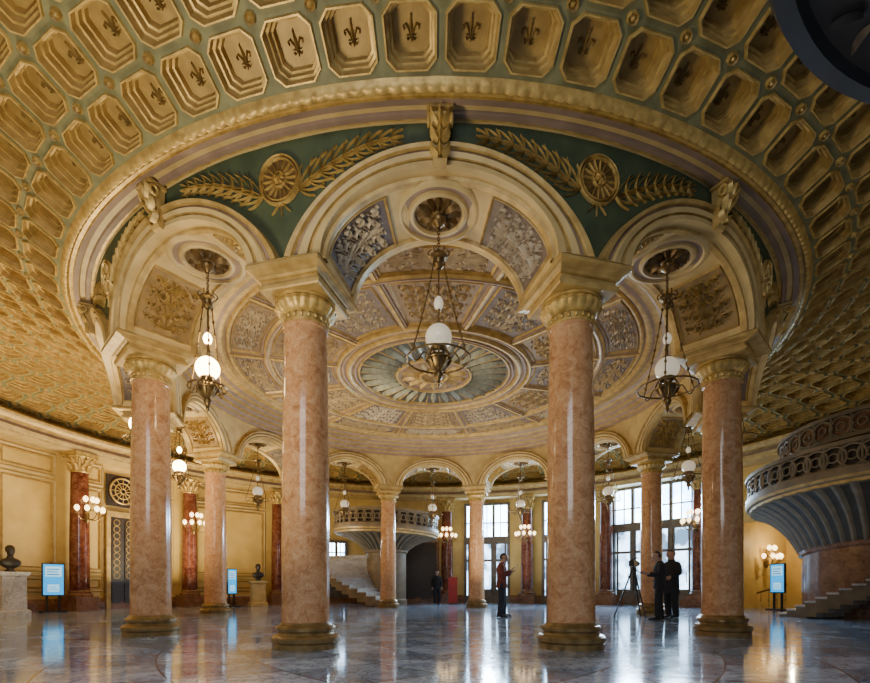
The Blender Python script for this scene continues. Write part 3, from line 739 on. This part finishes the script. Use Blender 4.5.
# near balcony overhead, top right
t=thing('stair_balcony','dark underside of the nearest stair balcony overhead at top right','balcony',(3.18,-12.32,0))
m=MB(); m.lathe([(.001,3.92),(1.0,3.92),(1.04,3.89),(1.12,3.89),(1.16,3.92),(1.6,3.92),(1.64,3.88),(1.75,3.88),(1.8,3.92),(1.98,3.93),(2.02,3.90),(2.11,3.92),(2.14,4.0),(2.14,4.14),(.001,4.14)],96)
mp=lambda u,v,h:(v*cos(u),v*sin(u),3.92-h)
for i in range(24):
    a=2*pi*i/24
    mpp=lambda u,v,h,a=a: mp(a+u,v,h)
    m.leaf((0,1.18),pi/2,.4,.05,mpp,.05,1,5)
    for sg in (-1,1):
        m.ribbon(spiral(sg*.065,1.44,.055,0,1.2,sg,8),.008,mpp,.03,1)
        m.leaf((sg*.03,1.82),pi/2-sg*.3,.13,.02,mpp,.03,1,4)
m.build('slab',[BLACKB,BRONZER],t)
m=MB(); balustrade(m,2.04,4.14,.8,0,2*pi,34); m.build('balustrade',BLACKB,t)
m=MB(); m.lathe([(.55,0),(.55,.25),(.48,.3),(.45,3.4),(.5,3.5),(.8,3.9)],40); m.build('pillar',BROWNM,t)

# little railing in the warm passage
t=thing('stair_railing','low gilded railing in the warm passage on the right','railing',P(14.9,onring(765,14.9),0),onring(765,14.9))
m=MB(); m.tube([(-.8,0,.95),(.8,0,.45)],.035,8); m.build('handrail',BRASS,t)
for i in range(6):
    x=-.75+i*.3; m=MB(); m.tube([(x,0,0),(x,0,.94-(x+.8)*.3125)],.02,6); m.ball((x,0,.35),.045,0,8,5,(1,1,2)); m.build('baluster',GOLD,t)

# ------------------------------------------------------------------ displays, busts, stand
def display(label,x,y,face,w=.58,h=1.02,z0=.58):
    t=thing('digital_display',label,'display',(x,y,0),face)
    m=MB(); m.box(-.35,.35,-.22,.22,0,.04); m.build('base',BLACKP,t)
    m=MB(); m.box(-.2,-.14,-.03,.03,.04,z0); m.box(.14,.2,-.03,.03,.04,z0); m.build('post',BLACKP,t)
    m=MB(); m.box(-w/2-.03,w/2+.03,-.035,.035,z0-.03,z0+h+.03); hs=m.build('housing',BLACKP,t)
    m=MB(); y0=-.04
    def q(x0,x1,z0_,z1_,mi,d): m.add([(x0,y0-d,z0_),(x1,y0-d,z0_),(x1,y0-d,z1_),(x0,y0-d,z1_)],[(0,1,2,3)],mi)
    q(-w/2,w/2,z0,z0+h,1,0)
    q(-w/2+.06,w/2-.06,z0+h*.60,z0+h*.93,0,.002); q(-w/2+.12,w/2-.12,z0+h*.10,z0+h*.34,0,.002)
    for i in range(3): q(-w/2+.1,w/2-.12-.04*(i%2),z0+h*(.65+.085*i),z0+h*(.685+.085*i),2,.004)
    for i in range(2): q(-w/2+.15,w/2-.15-.05*(i%2),z0+h*(.16+.08*i),z0+h*(.19+.08*i),1,.004)
    m.build('screen',[SCRW,SCRT,SCRB],hs,smooth=False)
display('teal lit digital display standing before the left wall panels',-12.72,3.1,radians(50),w=.56)
display('narrow looking digital display beside the pedestal with the far bust',-8.55,7.6,radians(78))
display('teal lit digital display beside the right spiral staircase',12.72,4.76,radians(-82),z0=.66)
def bust(label,lp,x,y,ph,face,pm):
    p=thing('pedestal',lp,'pedestal',(x,y,0),face)
    m=MB()
    def sq(h,z): return [(a*h,b*h,z) for a,b in ((-1,-1),(1,-1),(1,1),(-1,1))]
    m.grid([sq(h,z) for h,z in ((.36,0),(.36,.16),(.31,.2))],0,cu=True); m.build('plinth',pm,p,smooth=False)
    m=MB(); m.grid([sq(h,z) for h,z in ((.29,.2),(.28,ph-.14))],0,cu=True); m.build('die',pm,p,smooth=False)
    m=MB(); m.grid([sq(h,z) for h,z in ((.28,ph-.14),(.33,ph-.1),(.35,ph-.04),(.35,ph),(.001,ph))],0,cu=True); m.build('cap',pm,p,smooth=False)
    b=thing('bust',label,'bust',(x,y,ph),face)
    m=MB(); m.lathe([(.001,0),(.13,0),(.13,.04),(.09,.06),(.08,.12)],24); m.build('socle',BRONZE,b)
    m=MB()
    rows=[]
    for z,a,c,yo in ((.10,.09,.07,0),(.14,.17,.10,0),(.22,.25,.13,0),(.30,.26,.13,.01),(.36,.20,.11,.01),(.40,.09,.08,0),(.46,.068,.07,0),(.50,.075,.085,-.02),(.54,.088,.105,-.03),(.60,.098,.115,-.02),(.66,.098,.115,-.01),(.71,.085,.10,0),(.75,.055,.065,0),(.765,.004,.004,0)):
        rows.append([(a*cos(2*pi*k/24),yo+c*sin(2*pi*k/24)-(.03 if (k==18 and .55<z<.61) else 0),z) for k in range(24)])
    m.grid(rows,0,cu=True)
    for s in (-1,1): m.ball((s*.1,.0,.6),.03,0,8,6,(.5,1,1.3)); m.ball((s*.035,-.125,.62),.014,0,8,5)
    m.ball((0,-.135,.585),.018,0,8,5,(.8,1,1.6)); m.ball((0,-.115,.54),.025,0,8,5,(1.3,.8,.5))
    m.build('head_and_shoulders',BRONZE,b)
    m=MB(); m.ball((0,.02,.66),.112,0,16,10,(1,1.1,.95)); m.ball((0,-.09,.52),.05,0,10,6,(1,.7,1.1)); m.build('hair_and_beard',BRONZE,b)
bust('dark bronze bust on the white pedestal at the left edge','white marble pedestal under the bust at the left edge',-11.95,.5,1.26,radians(60),WHITEM)
bust('dark bronze bust on the beige pedestal behind the left columns','beige pedestal between the left columns, under the far bust',-7.7,8.4,1.12,radians(30),CREAM)
t=thing('leaflet_stand','red upright leaflet stand by the dark back doorway','stand',(1.05,11.4,0),0)
m=MB(); m.box(-.25,.25,-.2,.2,0,.05); m.build('base',BLACKP,t)
m=MB(); m.box(-.22,.22,-.06,.06,.05,1.35); m.build('panel',REDS,t)
for i in range(3): m=MB(); m.box(-.18,.18,-.12,-.06,.35+.3*i,.5+.3*i); m.build('shelf',REDS,t)

# ------------------------------------------------------------------ people
def skin(name,V,E,mt,parent,sub=2,root=0):
    bm=bmesh.new(); lay=bm.verts.layers.skin.verify(); vs=[]
    for x,y,z,r in V:
        v=bm.verts.new((x,y,z)); v[lay].radius=(r,r); vs.append(v)
    vs[root][lay].use_root=True
    for a,b in E: bm.edges.new((vs[a],vs[b]))
    me=bpy.data.meshes.new(name); bm.to_mesh(me); bm.free(); me.materials.append(mt)
    o=bpy.data.objects.new(name,me); COL.objects.link(o); o.parent=parent
    md=o.modifiers.new('skin','SKIN'); md.use_smooth_shade=True
    s=o.modifiers.new('sub','SUBSURF'); s.levels=sub; s.render_levels=sub
    return o
def bez(a,b,c,n=8):
    a,b,c=Vector(a),Vector(b),Vector(c); out=[]
    for i in range(n+1):
        t=i/n; p=a.lerp(b,min(1,t*2)) if t<.5 else b.lerp(c,t*2-1)
        q=(a*(1-t)**2+b*2*t*(1-t)+c*t*t)
        out.append(p.lerp(q,.25))
    return out
def person(label,x,y,face,top,arms,H=1.75,legs=((.1,0),(.1,0)),look=0.,hair=HAIR,trs=NAVY,coat=.80,wide=1.):
    t=thing('person',label,'person',(x,y,0),face); s=H/1.75; t.scale=(s*wide,s*wide,s)
    hy=-.025-look
    V=[(0,0,.95,.10),(0,0,1.12,.09),(0,0,1.28,.09),(0,0,1.37,.065),(0,-.005,1.48,.058),(0,hy*.7,1.545,.066),(0,hy-.012,1.585,.082),(0,hy-.004,1.64,.104),(0,hy+.008,1.695,.098),(0,hy+.006,1.735,.06)]
    E=[(i,i+1) for i in range(9)]
    def addv(v,p): V.append(v); E.append((p,len(V)-1)); return len(V)-1
    AR=[]
    for sg,(el,wr,fd) in zip((-1,1),arms):
        sh=addv((sg*.15,0,1.365,.045),3); e=addv((*el,.040),sh); w=addv((*wr,.032),e)
        d=(Vector(wr)-Vector(el)).normalized() if fd is None else Vector(fd).normalized()
        pl=addv((*(Vector(wr)+d*.05),.036),w)
        side=d.cross(Vector((0,1,.3))).normalized()
        for q,(off,ln) in enumerate(((-.030,.075),(-.010,.088),(.010,.082),(.030,.062))):
            a=Vector(wr)+d*.085+side*off; b=a+d*ln*.6+Vector((0,-.008,0)); c=b+d*ln*.4+Vector((0,-.018,0))
            i=addv((*a,.011),pl); i=addv((*b,.010),i); addv((*c,.009),i)
        a=Vector(wr)+d*.04+side*.042; i=addv((*a,.012),pl); addv((*(a+d*.045+side*.018),.010),i)
        AR.append((sg,el,wr))
    LG=[]
    for sg,(kx,ky) in zip((-1,1),legs):
        hp=addv((sg*.085,0,.90,.075),0); kn=(sg*kx,-.02+ky*.5,.49); an=(sg*kx,.02+ky,.09)
        k=addv((*kn,.05),hp); a=addv((*an,.036),k); addv((sg*kx*1.1,-.10+ky,.04,.026),a)
        LG.append(((sg*.085,0,.93),kn,an))
    skin('body',V,E,SKIN,t)
    m=MB(); rows=[]
    for z,a,c,yo in ((coat,.172,.125,.0),(coat+.02,.178,.13,0),(.97,.17,.122,0),(1.12,.165,.118,0),(1.27,.185,.128,0),(1.35,.192,.122,.005),(1.40,.178,.108,.008),(1.44,.13,.088,.008),(1.465,.085,.075,.004),(1.50,.072,.07,-.004),(1.505,.062,.06,-.004)):
        rows.append([(a*(abs(cos(b))**.85)*(1 if cos(b)>0 else -1),yo+c*(abs(sin(b))**.9)*(1 if sin(b)>0 else -1),z) for b in [2*pi*q/28 for q in range(28)]])
    m.grid(rows,0,cu=True)
    for sg,el,wr in AR:
        pts=[(sg*.07,.004,1.415),(sg*.11,.004,1.405),(sg*.145,.003,1.385)]+bez((sg*.172,0,1.345),el,wr,12)
        m.tube(pts,[.05,.062,.070,.072,.071,.069,.067,.065,.062,.060,.058,.056,.054,.052,.050,.048],12)
    m.build('jacket',top,t)
    m=MB(); rows=[]
    for z,a,c in ((1.02,.155,.108),(.92,.165,.115),(.84,.17,.118),(.79,.165,.11),(.765,.12,.08)):
        rows.append([(a*cos(b),c*sin(b),z) for b in [2*pi*q/24 for q in range(24)]])
    m.grid(rows,0,cu=True)
    for hp,kn,an in LG: m.tube(bez(hp,kn,(an[0],an[1],.045),12),[.09,.095,.094,.09,.086,.082,.078,.075,.073,.071,.069,.067,.066],14)
    m.build('trousers',trs,t)
    for sg,(kx,ky) in zip((-1,1),legs):
        m=MB(); rows=[]
        for yy,w,h in ((.095,.012,.05),(.08,.035,.09),(.02,.042,.10),(-.05,.045,.085),(-.11,.05,.065),(-.16,.042,.05),(-.185,.01,.02)):
            rows.append([(sg*kx*(1-.6*yy)+w*cos(b),yy+ky,.003+h*(.5+.5*sin(b))) for b in [2*pi*q/12 for q in range(12)]])
        m.grid(rows,0,cu=True); m.build('shoe',BLACKP,t)
    # hair: full at the back down to the nape, higher over the forehead
    m=MB(); rows=[]
    for i in range(11):
        f=i/10; row=[]
        for q in range(24):
            b=2*pi*q/24; back=.5+.5*sin(b)
            a=pi*(.40+.34*back)*f; rr=max(sin(a),.01)
            row.append((.0885*rr*cos(b),hy+.010+(.098 if sin(b)>0 else .088)*rr*sin(b),1.655+.112*cos(a)))
        rows.append(row)
    m.grid(rows,0,cu=True); m.build('hair',hair,t)
    m=MB(); fy=hy-.083
    m.grid([[(w*cos(b),fy-p+.012*sin(b),z) for b in [pi+pi*q/6 for q in range(7)]] for z,w,p in ((1.655,.010,-.004),(1.63,.012,.008),(1.61,.017,.02),(1.60,.016,.004))],0); m.build('nose',SKIN,t)
    for sg in (-1,1):
        m=MB(); m.ball((sg*.032,fy+.008,1.648),.010,0,8,6,(1.3,.7,.7)); m.build('eye',BLACKP,t)
        m=MB(); m.ball((sg*.083,hy+.012,1.63),.026,0,8,6,(.4,.8,1.2)); m.build('ear',SKIN,t)
    m=MB(); m.ball((0,fy+.008,1.578),.02,0,8,5,(1.2,.5,.35)); m.build('mouth',MAROON,t)
    return t
down=lambda sg:((sg*.225,.03,1.13),(sg*.225,-.05,.89),None)
person('person in maroon jacket and dark trousers standing in profile, looking at a phone',1.9,.36,radians(80),MAROON,[((-.21,-.02,1.13),(-.10,-.20,1.25),(.35,-.55,.75)),((.21,-.02,1.13),(.12,-.20,1.20),(-.45,-.6,.5))],1.77,((.09,.03),(.11,-.05)),look=.03,wide=1.15)
person('person in dark clothes standing far back by the dark doorway',.25,11.5,radians(10),BLACK,[down(-1),down(1)],1.68,wide=1.1)
person('person in black leaning toward the tripod, nearest to it',5.75,-.85,radians(-105),BLACK,[((-.22,-.04,1.14),(-.19,-.23,1.17),(.3,-.85,.3)),((.22,-.03,1.14),(.14,-.22,1.18),(-.3,-.85,.3))],1.74,((.1,.03),(.11,-.08)),look=.05,trs=BLACK,wide=1.15)
person('person in long black coat standing behind the one at the tripod',6.42,-.1,radians(-70),BLACK,[down(-1),((.22,.0,1.14),(.16,-.20,1.06),None)],1.83,trs=BLACK,coat=.62,wide=1.15)
# phone held by the person in maroon
t=thing('phone','dark phone held up by the person in maroon jacket','phone',(1.9,.36,0),radians(80))
m=MB(); m.box(-.09,-.02,-.425,-.415,1.34,1.48); bd=m.build('body',BLACKP,t)
m=MB(); m.box(-.085,-.025,-.414,-.412,1.35,1.47); m.build('screen',SCRB,bd)

# tripod and video camera
t=thing('tripod','tall black tripod standing beside the two people in black','tripod',(5.55,.3,0),.3)
for q in range(3):
    a=2*pi*q/3+.5; m=MB(); m.tube([(.06*cos(a),.06*sin(a),1.25),(.28*cos(a),.28*sin(a),.62),(.5*cos(a),.5*sin(a),.015)],[.026,.022,.016],8); lg=m.build('leg',BLACKP,t)
    m=MB(); m.ball((.5*cos(a),.5*sin(a),.022),.025,0,8,5); m.build('rubber_foot',BLACKP,lg)
m=MB(); m.tube([(0,0,.75),(0,0,1.3)],.022,10)
m.build('centre_post',BLACKP,t)
m=MB()
for q in range(3):
    a=2*pi*q/3+.5; m.tube([(0,0,.75),(.27*cos(a),.27*sin(a),.64)],.01,6)
m.build('spreader',BLACKP,t)
m=MB(); m.lathe([(.001,1.25),(.08,1.25),(.08,1.32),(.05,1.34),(.05,1.39),(.06,1.40),(.001,1.41)],20); ph=m.build('pan_head',BLACKP,t)
m=MB(); m.tube([(0,0,1.36),(.25,.1,1.28),(.4,.16,1.22)],.014,8); m.build('pan_handle',BLACKP,ph)
t=thing('video_camera','black video camera mounted on the tripod','camera',(5.55,.3,1.41),radians(140))
m=MB(); m.box(-.07,.07,-.17,.17,0,.16); m.box(-.05,.05,-.12,.12,.16,.175); m.build('body',BLACKP,t)
m=MB(); m.grid([[(r*cos(2*pi*k/20),y,.085+r*sin(2*pi*k/20)) for k in range(20)] for r,y in ((.05,-.17),(.055,-.2),(.055,-.28),(.075,-.29),(.075,-.34),(.06,-.34),(.05,-.31),(.001,-.31))],0,cu=True); m.build('lens',BLACKP,t)
m=MB(); m.tube([(0,-.1,.17),(0,-.09,.23),(0,.09,.23),(0,.1,.17)],.014,8); m.build('handle',BLACKP,t)
m=MB(); m.box(.07,.09,-.1,.06,.05,.15); m.build('viewfinder_screen',BLACKP,t)
m=MB(); m.tube([(-.05,-.25,.24),(-.05,.0,.24)],.018,8); m.build('microphone',BLACKP,t)

# ------------------------------------------------------------------ lights
def area(name,loc,rot,size,e,col,sy=None,shape='DISK'):
    l=bpy.data.lights.new(name,'AREA'); l.energy=e; l.color=col; l.size=size; l.shape=shape
    if sy: l.shape='RECTANGLE'; l.size_y=sy
    o=bpy.data.objects.new(name,l); COL.objects.link(o); o.location=loc; o.rotation_euler=rot; return o
UP=(pi,0,0)
area('rotunda_fill',(-2.6,-.6,1.0),UP,2.0,250,(1,.87,.66))  # added fill facing up at the rotunda ceiling, no fixture there
area('rotunda_fill',(2.2,4.2,1.0),UP,2.0,190,(1,.89,.70))  # second added fill for the rotunda ceiling
area('left_fill',(-9.3,-1.9,1.0),UP,1.4,660,(1,.82,.49))  # added warm fill for the left vault and wall, no fixture
area('left_back_fill',(-9.2,5.6,1.0),UP,1.6,560,(1,.82,.48))  # added warm fill towards the left back, no fixture
area('front_fill',(-3.8,-9.8,.9),UP,1.4,265,(1,.84,.53))  # added fill for the vault near the camera, no fixture
area('right_fill',(8.6,-5,.9),UP,1.6,26,(1,.86,.66))  # added weak fill for the right side, no fixture
area('back_fill',(4,10,1.0),UP,3,100,(.85,.92,1))  # added cool fill for the back, no fixture
area('camera_side_fill',(-2,-17.5,5.5),(radians(64),0,0),5,460,(.88,.94,1),4)  # added cool wash from behind the camera, no known source
for px,e in ((487,2700),(630,2700),(675,2700),(715,1300)):
    l=bpy.data.lights.new('window_daylight','SPOT'); l.energy=e; l.color=(.56,.79,1); l.shadow_soft_size=.45; l.spot_size=radians(100); l.spot_blend=1.
    o=bpy.data.objects.new('window_daylight',l); COL.objects.link(o); p=P(13.6,onring(px,13.6),4.5); o.location=p
    o.rotation_euler=(Vector((0,-3,-1))-Vector(p)).to_track_quat('-Z','Y').to_euler()
def point(loc,e,col,r=.1):
    l=bpy.data.lights.new('lamp_and_fill_light','POINT'); l.energy=e; l.color=col; l.shadow_soft_size=r
    o=bpy.data.objects.new('lamp_and_fill_light',l); COL.objects.link(o); o.location=loc
point(P(6.925,radians(-30),4.6),650,(1,.78,.42),.02)
point(P(6.925,radians(-60),4.6),360,(1,.78,.42),.02)
point(P(6.925,radians(-90),4.6),200,(1,.78,.42),.02)
point((-4.9,7.9,3.0),45,(.92,.93,.95),.02)  # added fill for the back staircase, no lamp hangs here
point(P(15.4,radians(113),2.7),75,(1,.80,.50),.02)
w=bpy.data.worlds.new('world'); SC.world=w; w.use_nodes=True
w.node_tree.nodes['Background'].inputs[0].default_value=(.62,.80,1,1); w.node_tree.nodes['Background'].inputs[1].default_value=.17
